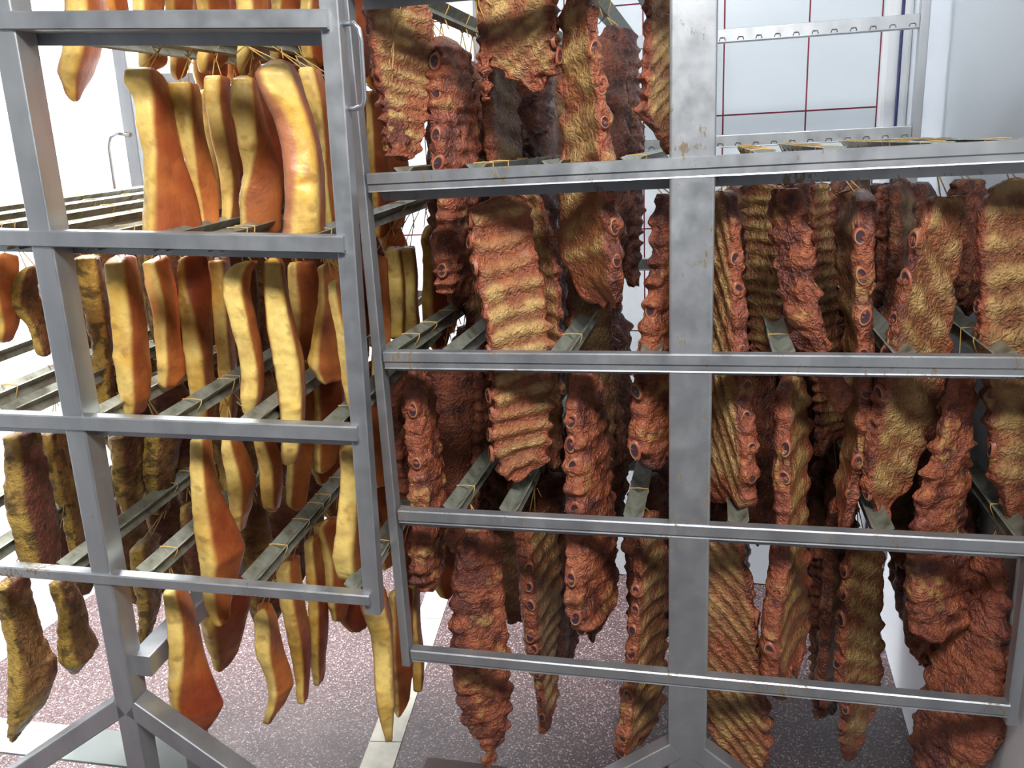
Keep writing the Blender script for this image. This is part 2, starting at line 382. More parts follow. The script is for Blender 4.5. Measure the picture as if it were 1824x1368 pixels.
def bone_mesh(seed):
    rg = np.random.RandomState(seed); V = [(0, 0, .1)]; c = [C3(.05, .022, .032)]; Fc = []; a0 = rg.uniform(0, 6.28)
    pale = C3(.44, .27, .13); meatc = C3(.30, .075, .035); dark = C3(.05, .022, .032)
    rings = [(.34, .02, 0), (.74, .05, .0), (.86, .20, .9), (.94, .22, .9), (1.04, .02, .2), (1.2, -.8, 0)]
    n = 16; wob = np.interp(np.arange(n), np.arange(0, n+1, 4), np.append(rg.uniform(.82, 1.15, 4), 1.0)); wob[0] = (wob[1]+wob[-1])/2
    for q, (r, z, pl) in enumerate(rings):
        for k in range(n):
            a = 2*math.pi*k/n; cres = .5+.5*math.cos(a-a0); w_ = wob[k] if q > 1 else 1
            V.append((r*w_*math.cos(a), r*w_*math.sin(a), z*(.4+.8*cres) + rg.uniform(-.05, .05)))
            base = dark if q < 2 else meatc; p_ = pl*(.05+.95*cres**1.5); c.append(base*(1-p_) + pale*p_)
    for k in range(n): Fc.append((0, 1+k, 1+(k+1) % n))
    for q in range(len(rings)-1):
        for k in range(n): a = 1+q*n; Fc.append((a+k, a+n+k, a+n+(k+1) % n, a+(k+1) % n))
    me = mesh('bone_end', V, Fc, True, np.array(c)); me.materials.append(BONEM); return me
BONE = [bone_mesh(k) for k in range(6)]
def add_bones(root, seats, rng, skip=0, scale=1.0):
    for k, (p, nrm, side, T) in enumerate(seats):
        if rng.random() < skip: continue
        o = bpy.data.objects.new('bone_end', rng.choice(BONE)); COL.objects.link(o); o.parent = root
        z = Vector(nrm); x = Vector(side); x = (x - z*x.dot(z)).normalized(); x.rotate(Matrix.Rotation(rng.uniform(-.5, .5), 3, z)); y = z.cross(x)
        a = T*rng.uniform(.24, .34)*scale; a = min(max(a, .0045), .0085); h = a*rng.uniform(1.2, 1.75)
        m = Matrix((x*a, y*h, z*.005)).transposed().to_4x4(); m.translation = Vector(p) + side_off(side, T, rng) - z*.0005
        o.matrix_local = m
def side_off(side, T, rng): return Vector(side)*T*rng.uniform(-.12, .12)
# hanging bars per tier: list of local x
RT = {0: 0.0, 1: .277, 2: .554, 3: .842, 4: 1.12}
RBARS = {1: [-.40, -.30, -.09, .076, .29, .485], 2: [-.49, -.38, -.20, -.06, .135, .30, .43], 3: [-.45, -.33, -.21, -.09, .10, .195, .335, .42], 4: [-.46, -.34, -.18, -.09]}
BT = {0: 0.0, 1: .276, 2: .555, 3: .843, 4: 1.125}
BBARS = {0: [-.40, -.24, -.075, .072, .26, .436], 1: [-.42, -.21, -.124, .03, .154, .29, .422], 2: [-.42, -.30, -.18, -.06, .07, .18, .266, .40], 3: [.07, .17, .28], 4: [0, .12, .24, .36]}
BARZ = .001      # bar trough above the rail web
def nearest_bar(R, tier, x):
    bars = (RBARS if R is RIB else BBARS)[tier]; return min(bars, key=lambda v: abs(v-x))
def twine(root, R, tier, top, rng, r=.0010):
    """loop over the bar and two strands to the slab; all in world coordinates relative to root"""
    l = local(R, top); bx = nearest_bar(R, tier, l[0]); tz = (RT if R is RIB else BT)[tier] + BARZ
    if l[1] < .055: l[1] = .055
    dd = rng.uniform(-.004, .004)
    def W(x, d, z): return loc(R, x, d, z) - np.array(root.location)
    knot = W(bx + (l[0]-bx)*.3, l[1]+dd, min(tz-.022, (l[2]+tz)/2+.005))
    wr = .0165
    loopp = [knot, W(bx-wr, l[1], tz+.002), W(bx-wr, l[1]+.002, tz+.0075), W(bx, l[1]+.002, tz+.0085), W(bx+wr, l[1]+.002, tz+.0075), W(bx+wr, l[1], tz+.002), knot]
    a = top - np.array(root.location)
    lines = [loopp, [knot, a + np.array((-.007, -.004, -.004))], [knot, a + np.array((.006, .004, -.004))]]
    lines.append([knot, knot + np.array((rng.uniform(-.012, .012), -.006, .004)), knot + np.array((rng.uniform(-.016, .016), -.010, -.012))])
    tubes('twine', lines, r, TW, root, 5)
TAKEN = []       # x, y, top, bottom, half width of every piece hung one by one
NAMES = {'rib': ('smoked_ribs', 'smoked ribs'), 'bacon': ('smoked_bacon', 'smoked bacon'), 'herb': ('smoked_pork_piece', 'smoked pork')}
def hang(R, kind, tier, d, outline, f, edge, face, label, seed, group=None, bones=True, nu=None, nv=None, **kw):
    rng = random.Random(seed*13+1)
    rows = []
    for r in outline:
        y, xl, xr = r[:3]; fr = r[3] if len(r) > 3 else f
        a, b = unproj(R, xl, y, d), unproj(R, xr, y, d); rows.append((a, b, fr))
    c0 = (rows[0][0]+rows[0][1])/2
    v = c0-EYE; v[2] = 0; v /= np.linalg.norm(v); er = np.array((v[1], -v[0], 0)); ed = v
    Z = [((a+b)/2)[2]-c0[2] for a, b, _ in rows]; CX = [((a+b)/2)[0]-c0[0] for a, b, _ in rows]; CY = [((a+b)/2)[1]-c0[1] for a, b, _ in rows]
    Pw = [(b-a)@er for a, b, _ in rows]; fr = [q for *_, q in rows]
    L = Z[0]-Z[-1]; TAKEN.append((c0[0], c0[1], c0[2], c0[2]-L, max(Pw)/2))
    nu = nu or (76 if kind == 'rib' else 52); nv = nv or int(np.clip(L/.0034, 30, 150))
    me, seats, top = slab_mesh(kind, Z, CX, CY, Pw, fr, er, ed, edge, face, seed, nu, nv, **kw)
    name, cat = NAMES[kind]
    o = obj(name, me, None, None, tuple(c0)); tag(o, label, cat, group)
    if kind == 'rib' and bones is not None and bones > 0: add_bones(o, seats, rng, 1-bones)
    twine(o, R, tier, c0+top, rng)
    return o
# ------------------------------------------------------------------ the racks
def rail_profile(rack_two=False):
    return rr(.012, .022, .002)
def rack(R, name, label, tiers, left, right, post_w, rails_left_open, bottom, depth, braces):
    root = obj(name, None, None, None, tuple(loc(R, 0, 0, -R['T'][2]))); tag(root, label, 'rack', 'smoking racks' if False else None)
    off = np.array(root.location)
    def L(x, d, z): return loc(R, x, d, z) - off
    up = R['M'][:, 2]; fw = R['M'][:, 1]
    def tb(nm, A, B, w_, h_, u=up, m=STEEL, r=.003): return sweep(nm, rr(w_, h_, r), L(*A), L(*B), u, m, root)
    zlow = -R['T'][2] + .16; zt = tiers[-1] + .06
    return root, L, tb, up, fw, zlow, zt
def rails(R, root, L, tb, tiers, left, right, depth, h, gap, stained, rear_tiers, cw):
    up = R['M'][:, 2]
    for k, z in enumerate(tiers):
        h = (.016 if k > 1 else .018) if R is RIB else (.017 if k == 0 else .022)
        lp = (.011 if k > 1 else .004) if R is RIB else .0
        ends = RAILEND.get((id(R), k))
        zl, zr = ends if ends else (z, z)
        m = STAINED if stained[k] else STEEL
        fr = sweep('rail', [(-.011, -h/2), (-.011, h/2-.002), (-.009, h/2), (.009, h/2), (.011, h/2-.002), (.011, -h/2)], L(left, -.0015, zl), L(right, -.0015, zr), up, m, root)
        # web and hanging rear flange with a stepped lip, folded from one sheet
        b_ = -h/2-lp; D_, U_ = (.040, .018) if k > 1 else (.016, .004)
        st = [(.006, -h/2+.002), (.006, -h/2-.001), (.006, b_+.001) , (.002-D_, b_), (-D_, b_+.001), (-D_, b_+U_), (-D_-.002, b_+U_), (-D_-.002, b_-.018), (-D_, b_-.018), (-D_, b_-.002), (.009, b_-.0015), (.0082, b_+.0005), (.0082, -h/2-.001), (.0082, -h/2+.002)]
        sweep('rail_flange', st, L(left, -.0015, zl), L(right, -.0015, zr), up, m, fr)
    for z in rear_tiers:
        fr = sweep('rail', rr(.02, .030, .002), L(left, depth+.012, z), L(right, depth+.012, z), up, STEEL, root)
        fl_ = sweep('rail_flange', rr(.030, .003, .001, -.012), L(left, depth, z-.014), L(right, depth, z-.014), up, STEEL, fr)
        nn = int((right-left)/.042)
        lines = []
        for i in range(nn):
            x = left + .03 + i*.042
            lines.append([L(x-.007, depth-.001, z-.011), L(x-.005, depth-.0015, z-.004), L(x+.005, depth-.0015, z-.004), L(x+.007, depth-.001, z-.011)])
        tubes('notch', lines, .0011, STEEL, root, 4)['kind'] = 'stuff'
RAILEND = {}
# --- rib rack
zs = [.0005, .277, .5545, .843, 1.12]
r1, L1, tb1, up1, fw1, zl1, zt1 = rack(RIB, 'smoking_rack', 'stainless steel trolley rack hung with red smoked rib slabs, right of the two racks', zs, -.5, .5, .064, 0, 0, .96, 0)
RAILEND[(id(RIB), 0)] = (-.0005, .001); RAILEND[(id(RIB), 1)] = (.273, .276); RAILEND[(id(RIB), 2)] = (.554, .553); RAILEND[(id(RIB), 3)] = (.836, .842)
rails(RIB, r1, L1, tb1, zs, -.490, .486, .96, .022, .04, [1, 1, 1, 1, 0], [.0, .277, .562, .862, 1.105], .064)
tb1('post', (0, .0085, -.63+.10), (0, .0085, 1.30), .064, .036, fw1, STAINED, .004)
tb1('post', (0, .96, -.18), (0, .96, 1.30), .064, .036, fw1, STEEL, .004)
for x in (-.503, .492):
    tb1('post', (x, .004, -.028), (x, .004, 1.30), .016, .026, fw1, STEEL, .002)
    tb1('post', (x-.004, .965, -.028), (x-.004, .965, 1.30), .020, .026, fw1, STEEL, .002)
    for z in (1.28,): tb1('side_rail', (x, .015, z), (x, .95, z), .02, .02, up1, STEEL, .002)
for d in (.006,):
    for sgn in (-1, 1):
        tb1('brace', (sgn*.020, d, -.145), (sgn*.485, d, -.50), .034, .034, fw1, STEEL, .003)
    tb1('base_rail', (-.5, d, -.51), (.5, d, -.51), .035, .035, up1, STEEL, .003)
tb1('side_rail', (0, .02, -.16), (0, .94, -.16), .035, .035, up1, STEEL, .003)
_q1 = local(RIB, on_plane(762, 1348, np.array((0, 0, .15)), np.array((0, 0, 1.)))); _q2 = local(RIB, on_plane(905, 1355, np.array((0, 0, .15)), np.array((0, 0, 1.))))
tb1('base_plate', (_q1[0], _q1[1]-.07, -.483), (_q2[0], _q1[1]-.07, -.483), .14, .006, up1, RUSTY, .001)
tb1('base_rail', (_q1[0]+.03, .02, -.505), (_q1[0]+.03, _q1[1], -.505), .035, .035, up1, STEEL, .003)
# --- bacon rack
r2, L2, tb2, up2, fw2, zl2, zt2 = rack(BAC, 'smoking_rack', 'stainless steel trolley rack hung with yellow smoked bacon slabs, left of the two racks', zs, -.5, .5, .036, 0, 0, 1.0, 0)
zb = [0, .276, .555, .843, 1.12]
def bend(k, l, r):  # measured heights of a rail at its two ends
    RAILEND[(id(BAC), k)] = (l, r)
def zat(px, py, x):
    q = local(BAC, unproj(BAC, px, py, 0)); return q[2]
def line_ends(p0, p1):
    a = local(BAC, unproj(BAC, *p0, 0)); b = local(BAC, unproj(BAC, *p1, 0)); f_ = lambda x: a[2] + (b[2]-a[2])*(x-a[0])/(b[0]-a[0])
    return f_(-.47), f_(.470)
bend(0, *line_ends((0, 1010), (662, 1063))); bend(1, *line_ends((0, 744), (640, 768))); bend(2, *line_ends((0, 421), (612, 433))); bend(3, *line_ends((0, 37), (585, 34)))
rails(BAC, r2, L2, tb2, zb, -.47, .470, 1.0, .026, .04, [1, 0, 0, 0, 0], [.0, .276, .555, .827, 1.12], .036)
tb2('post', (.005, .014, -.75), (.005, .014, 1.25), .036, .044, fw2, STEEL, .003)
tb2('post', (.005, 1.0, -.20), (.005, 1.0, 1.25), .036, .044, fw2, STEEL, .003)
for x in (-.47, .470):
    tb2('post', (x, .010, -.034), (x, .010, 1.25), .026, .026, fw2, STEEL, .002)
    tb2('post', (x, 1.0, -.034), (x, 1.0, 1.25), .036, .026, fw2, STEEL, .002)
    for z in (1.23,): tb2('side_rail', (x, .02, z), (x, .98, z), .02, .02, up2, STEEL, .002)
for d in (.012,):
    for sgn in (-1, 1):
        tb2('brace', (.005+sgn*.010, d, -.262), (.005+sgn*.46, d, -.60), .036, .040, fw2, STEEL, .003)
    tb2('base_rail', (-.48, d, -.615), (.48, d, -.615), .036, .036, up2, STEEL, .003)
tb2('side_rail', (.035, .012, -.185), (.035, .98, -.185), .04, .04, up2, STEEL, .003)
tb2('post', (.040, .13, -.60), (.040, .13, -.20), .036, .036, fw2, STEEL, .003)
_q = local(BAC, on_plane(110, 1342, np.array((0, 0, .25)), np.array((0, 0, 1.))))
tb2('base_plate', (-.62, _q[1]+.01, -.60), (-.02, _q[1]+.01, -.60), .10, .006, up2, GREYP, .001)
def handle(root, L, R, pts, r):
    return tubes('handle', [[L(*p) for p in pts]], r, CHROME, root, 8)
_h0 = local(BAC, unproj(BAC, 640, 42, .01)); _h1 = local(BAC, unproj(BAC, 640, 193, .01))
_x = .483
handle(r2, L2, BAC, [(_x, .01, _h0[2]), (_x+.014, .01, _h0[2]+.001), (_x+.021, .01, _h0[2]-.006), (_x+.023, .01, _h0[2]-.02), (_x+.023, .01, _h1[2]+.012), (_x+.020, .01, _h1[2]+.003), (_x+.012, .01, _h1[2]), (_x, .01, _h1[2])], .0034)
_g = local(BAC, unproj(BAC, 222, 240, .985))
handle(r2, L2, BAC, [(-.47, .985, _g[2]), (-.505, .985, _g[2]+.004), (-.525, .985, _g[2]-.004), (-.535, .985, _g[2]-.03), (-.535, .985, _g[2]-.19), (-.525, .985, _g[2]-.205), (-.47, .985, _g[2]-.21)], .006)
for (root, R, x0, x1, d0, d1) in ((r1, RIB, -.47, .47, .02, .94), (r2, BAC, -.45, .45, .04, .97)):
    L = L1 if root is r1 else L2; zb_ = (-.53 if root is r1 else -.635)
    for x, d in ((x0, d0), (x1, d0)):
        if True:
            p = L(x, d, zb_); wz = p[2]; 
            cs = sweep('caster', rr(.034, .045, .004), p, p + np.array((0, 0, -(wz-.07))), (0, 1, 0), STEEL, root)
            n_ = 20; V = []
            for sx_ in (-.014, .014):
                for k in range(n_): a = 2*math.pi*k/n_; V.append(p + np.array((sx_, .046*math.cos(a), -(wz-.047)+.046*math.sin(a))))
            Fc = [(k, (k+1) % n_, n_+(k+1) % n_, n_+k) for k in range(n_)] + [tuple(range(n_))[::-1], tuple(range(n_, 2*n_))]
            obj('wheel', mesh('wheel', V, Fc), RUBBER, cs)
# ------------------------------------------------------------------ hanging bars: trough above, splayed feet below
TIERN = {0: 'bottom level', 1: 'second level from bottom', 2: 'third level from bottom', 3: 'fourth level from bottom', 4: 'topmost level'}
ORD = ['first', 'second', 'third', 'fourth', 'fifth', 'sixth', 'seventh', 'eighth', 'ninth']
t_ = .0013
BP = [(-.0165, .0125), (-.0035, -.001), (-.0115, -.0115), (-.0095, -.0125), (0, -.0035), (.0095, -.0125), (.0115, -.0115), (.0035, -.001), (.0165, .0125), (.0145, .0135), (0, .0015), (-.0145, .0135)]
for R, bars, tz, depth, nm in ((RIB, RBARS, RT, .955, 'rib rack'), (BAC, BBARS, BT, .99, 'bacon rack')):
    for t, xs in bars.items():
        for k, x in enumerate(xs):
            ph = {(id(RIB), 2, 0): .02}.get((id(R), t, k), 0)
            A = loc(R, x, .013 if t < 3 else .044, tz[t]+BARZ-.006); B = loc(R, x, depth, tz[t]+BARZ-.006)
            d_ = B-A
            me_dir = sweep('hanging_bar', BP, (0, 0, 0), d_, R['M'][:, 2], BARM); me_dir.location = tuple(A)
            tag(me_dir, f'steel hanging bar, {TIERN[t]} of the {nm}, {ORD[k]} from the left', 'bar', f'hanging bars of the {nm}')
# ------------------------------------------------------------------ rib slabs that can be told apart
# (tier, depth behind rack front, outline [(y, xleft, xright)], edge share, edge side, face, label, options)
RIBS = [
 (4, .12, [(-60,640,770),(0,645,768),(60,650,772),(130,660,768),(200,676,765),(260,682,752),(292,695,745)], .16, 'L', 'i', 'wide yellow-brown rib slab at the top left, beside the chrome handle', dict(bones=.2, slant=.2)),
 (4, .10, [(175,676,700),(210,680,716),(250,684,728),(292,690,726)], .3, 'L', 'o', 'small red-brown meat scrap hanging over the lower left of the top left rib slab', dict(bones=0, thick=1.8)),
 (4, .22, [(66,768,800),(90,756,842),(150,748,858),(250,748,868),(340,764,872),(400,768,862),(480,770,848),(522,776,836)], .5, 'L', 'o', 'long knobby red-brown rib slab seen spine-on, left of the big ribbed slab', dict(bones=.3, thick=2.4)),
 (4, .13, [(-60,842,990),(0,848,988),(60,855,994),(100,866,998),(135,905,992),(160,950,985)], .12, 'R', 'i', 'pale yellow rib slab hanging at top centre with a ragged bottom edge', dict(bones=.9, slant=.5)),
 (4, .125, [(40,848,868),(90,850,876),(140,856,872),(188,860,868)], .3, 'L', 'o', 'thin dangling strip of red meat at the left edge of the top centre slab', dict(bones=0, thick=1.5)),
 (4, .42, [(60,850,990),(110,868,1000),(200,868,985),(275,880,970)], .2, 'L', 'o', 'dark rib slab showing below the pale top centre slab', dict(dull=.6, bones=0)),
 (4, .10, [(-40,998,1058),(40,1000,1062),(100,994,1074),(180,1000,1084),(270,996,1090),(330,992,1096),(400,990,1106),(450,990,1110),(490,1004,1112),(520,1044,1110),(546,1076,1098)], .30, 'R', 'i', 'long yellow and orange rib slab with purple bone ends down its right edge', dict(bones=.85, slant=.3, per=.052)),
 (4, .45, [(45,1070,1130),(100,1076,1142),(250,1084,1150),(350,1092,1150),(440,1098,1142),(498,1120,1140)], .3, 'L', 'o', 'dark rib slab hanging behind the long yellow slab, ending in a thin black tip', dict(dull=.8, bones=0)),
 (4, .12, [(-40,1146,1215),(60,1148,1220),(130,1142,1235),(200,1136,1240),(235,1160,1240),(262,1178,1225)], .2, 'L', 'i', 'yellow rib slab partly hidden by the upper part of the wide centre post', dict(bones=.2, slant=-.8)),
 (3, .085, [(345,885,925),(366,832,945),(420,836,948),(500,848,965),(560,860,976),(640,872,986),(720,876,986),(800,876,978),(835,890,968),(858,914,928)], .10, 'L', 'i', 'big ribbed yellow-orange rib slab in front, left of the long yellow slab', dict(bones=.9, per=.036, slant=-.12, stripe=.9)),
 (3, .19, [(338,925,960),(400,935,982),(500,950,1000),(600,965,1004),(700,970,1003),(770,965,1004),(830,965,992)], .25, 'R', 'i', 'narrow rib slab tucked behind the right side of the big ribbed slab', dict(bones=.2, dull=.2, per=.035)),
 (3, .12, [(345,1166,1215),(400,1156,1240),(500,1150,1235),(600,1136,1230),(700,1120,1225),(780,1114,1225),(820,1150,1222)], .35, 'L', 'o', 'bright red-orange rib slab running down the left side of the wide centre post', dict(bones=.4, per=.034)),
 (2, .22, [(655,698,728),(690,694,735),(800,698,745),(900,706,755),(1000,712,760),(1030,716,745)], .4, 'L', 'o', 'slim smooth reddish rib slab just left of the purple-tipped stout slab', dict(bones=0, per=.034)),
 (2, .12, [(652,728,752),(685,715,772),(760,718,782),(850,722,792),(930,725,800),(1000,718,800),(1048,745,782)], .5, 'L', 'o', 'stout knobby red rib slab with a purple tip, left end of the rib rack', dict(bones=.25, per=.034, thick=2.4)),
 (3, .32, [(560,842,880),(650,840,884),(750,840,882),(850,840,875),(898,846,862)], .4, 'L', 'o', 'narrow dark red rib slab hanging left of the big ribbed slab', dict(bones=0, dull=.3)),
 (2, .12, [(658,1016,1062),(720,1006,1078),(800,1000,1088),(880,1002,1094),(950,1004,1106),(1030,996,1110),(1080,1016,1108),(1105,1035,1078),(1126,1046,1062)], .42, 'L', 'o', 'red rib slab with pale bone knobs on its left side, below the long yellow slab', dict(bones=.8, per=.038)),
 (1, .10, [(932,826,880),(965,812,888),(1040,804,896),(1130,806,904),(1230,814,912),(1275,826,910),(1312,850,905),(1340,864,882),(1372,856,868)], .1, 'L', 'o', 'flat lumpy red rib slab reaching the bottom edge of the picture, lower left', dict(bones=0, per=.04)),
 (1, .24, [(920,916,985),(1000,922,1005),(1080,930,1010),(1140,938,1000),(1200,950,992),(1260,956,998),(1292,962,990)], .42, 'L', 'i', 'thin rib slab with round bones on its left edge, right of the flat lumpy slab', dict(bones=.8, per=.036, dull=.25)),
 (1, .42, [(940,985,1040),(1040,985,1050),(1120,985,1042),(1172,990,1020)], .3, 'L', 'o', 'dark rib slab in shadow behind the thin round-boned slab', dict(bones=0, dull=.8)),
 (1, .12, [(915,1134,1176),(960,1128,1186),(1040,1124,1192),(1120,1118,1192),(1180,1110,1190),(1260,1102,1186),(1300,1094,1180),(1338,1100,1150)], .32, 'L', 'i', 'lowest yellow-brown rib slab left of the centre post, ringed bones on its left edge', dict(bones=.95, per=.042)),
 (3, .12, [(338,1240,1312),(400,1236,1322),(500,1234,1325),(600,1230,1334),(700,1226,1342),(800,1226,1350),(862,1230,1348),(892,1262,1338)], .30, 'R', 'i', 'dark golden ribbed slab right of the centre post, purple bones down its right edge', dict(bones=.7, per=.05, slant=-1.6)),
 (3, .30, [(330,1326,1398),(400,1324,1402),(520,1326,1400),(600,1330,1394),(650,1340,1384)], .2, 'R', 'i', 'brown-yellow rib slab in the second row behind the bright crinkled slab', dict(bones=0, dull=.35)),
 (3, .09, [(330,1376,1420),(355,1366,1436),(420,1372,1446),(500,1384,1456),(560,1396,1466),(620,1416,1482),(670,1450,1505),(716,1482,1518)], .12, 'R', 'o', 'bright orange-red crinkled rib slab with two strings on top, tilting right', dict(bones=.15, per=.04)),
 (3, .13, [(340,1496,1558),(420,1482,1558),(520,1488,1552),(600,1498,1552),(700,1500,1552),(780,1500,1548),(850,1490,1535),(900,1482,1522),(924,1482,1508)], .55, 'R', 'i', 'narrow edge-on rib slab with a column of oval bone ends, right bay', dict(bones=.95, per=.06)),
 (3, .10, [(348,1656,1716),(400,1632,1728),(480,1602,1708),(560,1582,1700),(640,1566,1690),(720,1550,1680),(800,1540,1652),(860,1535,1632),(890,1545,1605),(932,1562,1574)], .24, 'L', 'i', 'large smooth yellow rib slab leaning left, big dark bone ovals on its left edge', dict(bones=.85, per=.058, slant=.9)),
 (3, .10, [(320,1765,1850),(360,1740,1875),(450,1735,1890),(540,1738,1900),(640,1746,1905),(740,1756,1900),(830,1764,1890),(890,1780,1880),(932,1808,1860)], .12, 'L', 'i', 'broad golden-brown rib slab at the right edge of the picture on the upper level', dict(bones=.4, per=.045)),
 (3, .36, [(330,1440,1480),(450,1440,1490),(600,1446,1500),(720,1452,1500),(800,1450,1520)], .3, 'L', 'i', 'shadowed rib slab between the crinkled slab and the edge-on slab', dict(bones=.2, dull=.6)),
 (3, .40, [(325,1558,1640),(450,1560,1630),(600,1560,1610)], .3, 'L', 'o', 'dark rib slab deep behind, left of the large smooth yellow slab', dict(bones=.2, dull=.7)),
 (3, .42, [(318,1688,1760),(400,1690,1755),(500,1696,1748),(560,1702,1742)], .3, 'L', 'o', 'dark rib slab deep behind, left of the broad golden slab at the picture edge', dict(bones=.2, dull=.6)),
 (2, .12, [(672,1392,1426),(700,1382,1442),(780,1380,1448),(860,1380,1444),(920,1380,1440),(990,1372,1445),(1060,1356,1448),(1120,1352,1452),(1175,1354,1450),(1208,1376,1428)], .5, 'L', 'i', 'rib slab with red lumpy left side and yellow right side, lower right bay', dict(bones=.7, per=.05)),
 (2, .10, [(662,1692,1742),(720,1672,1738),(800,1656,1730),(880,1628,1725),(950,1614,1722),(1010,1608,1730),(1070,1612,1734),(1110,1616,1732),(1132,1640,1722)], .25, 'L', 'o', 'dull red rib slab with a squared bottom, near the right edge', dict(bones=.2, per=.04)),
 (2, .17, [(1095,1630,1672),(1130,1620,1676),(1160,1624,1664),(1186,1632,1646)], .3, 'L', 'o', 'small knotty orange meat lump peeping out under the squared-off slab', dict(bones=0, thick=1.2, ragged=.2)),
 (1, .28, [(960,1504,1572),(1050,1494,1576),(1150,1490,1574),(1200,1484,1574),(1255,1498,1572),(1300,1494,1545),(1352,1502,1526)], .26, 'L', 'i', 'brown rib slab tapering to a point, above the dark floor in the right bay', dict(bones=.9, per=.05, slant=.6, dull=.25)),
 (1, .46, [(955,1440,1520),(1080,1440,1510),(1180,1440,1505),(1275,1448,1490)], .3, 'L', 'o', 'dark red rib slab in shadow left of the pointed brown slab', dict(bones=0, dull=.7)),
 (1, .12, [(975,1742,1788),(1040,1722,1800),(1130,1686,1806),(1200,1652,1804),(1260,1632,1792),(1320,1618,1764),(1385,1614,1752)], .16, 'R', 'o', 'broad dull red rib slab at the bottom right with scalloped right edge', dict(bones=.5, per=.045)),
 (1, .10, [(948,1238,1320),(1040,1234,1340),(1150,1236,1356),(1240,1244,1368),(1320,1266,1372),(1380,1296,1362)], .08, 'R', 'i', 'brown slab with slanting rib ridges beside the lower part of the centre post', dict(bones=.2, per=.036, slant=-1.3, dull=.15)),
]
for k, (t, d, ol, f, e, fc, lab, kw) in enumerate(RIBS): hang(RIB, 'rib', t, d, ol, f, e, fc, lab, 11+k, 'rib slabs in the front rows', **kw)
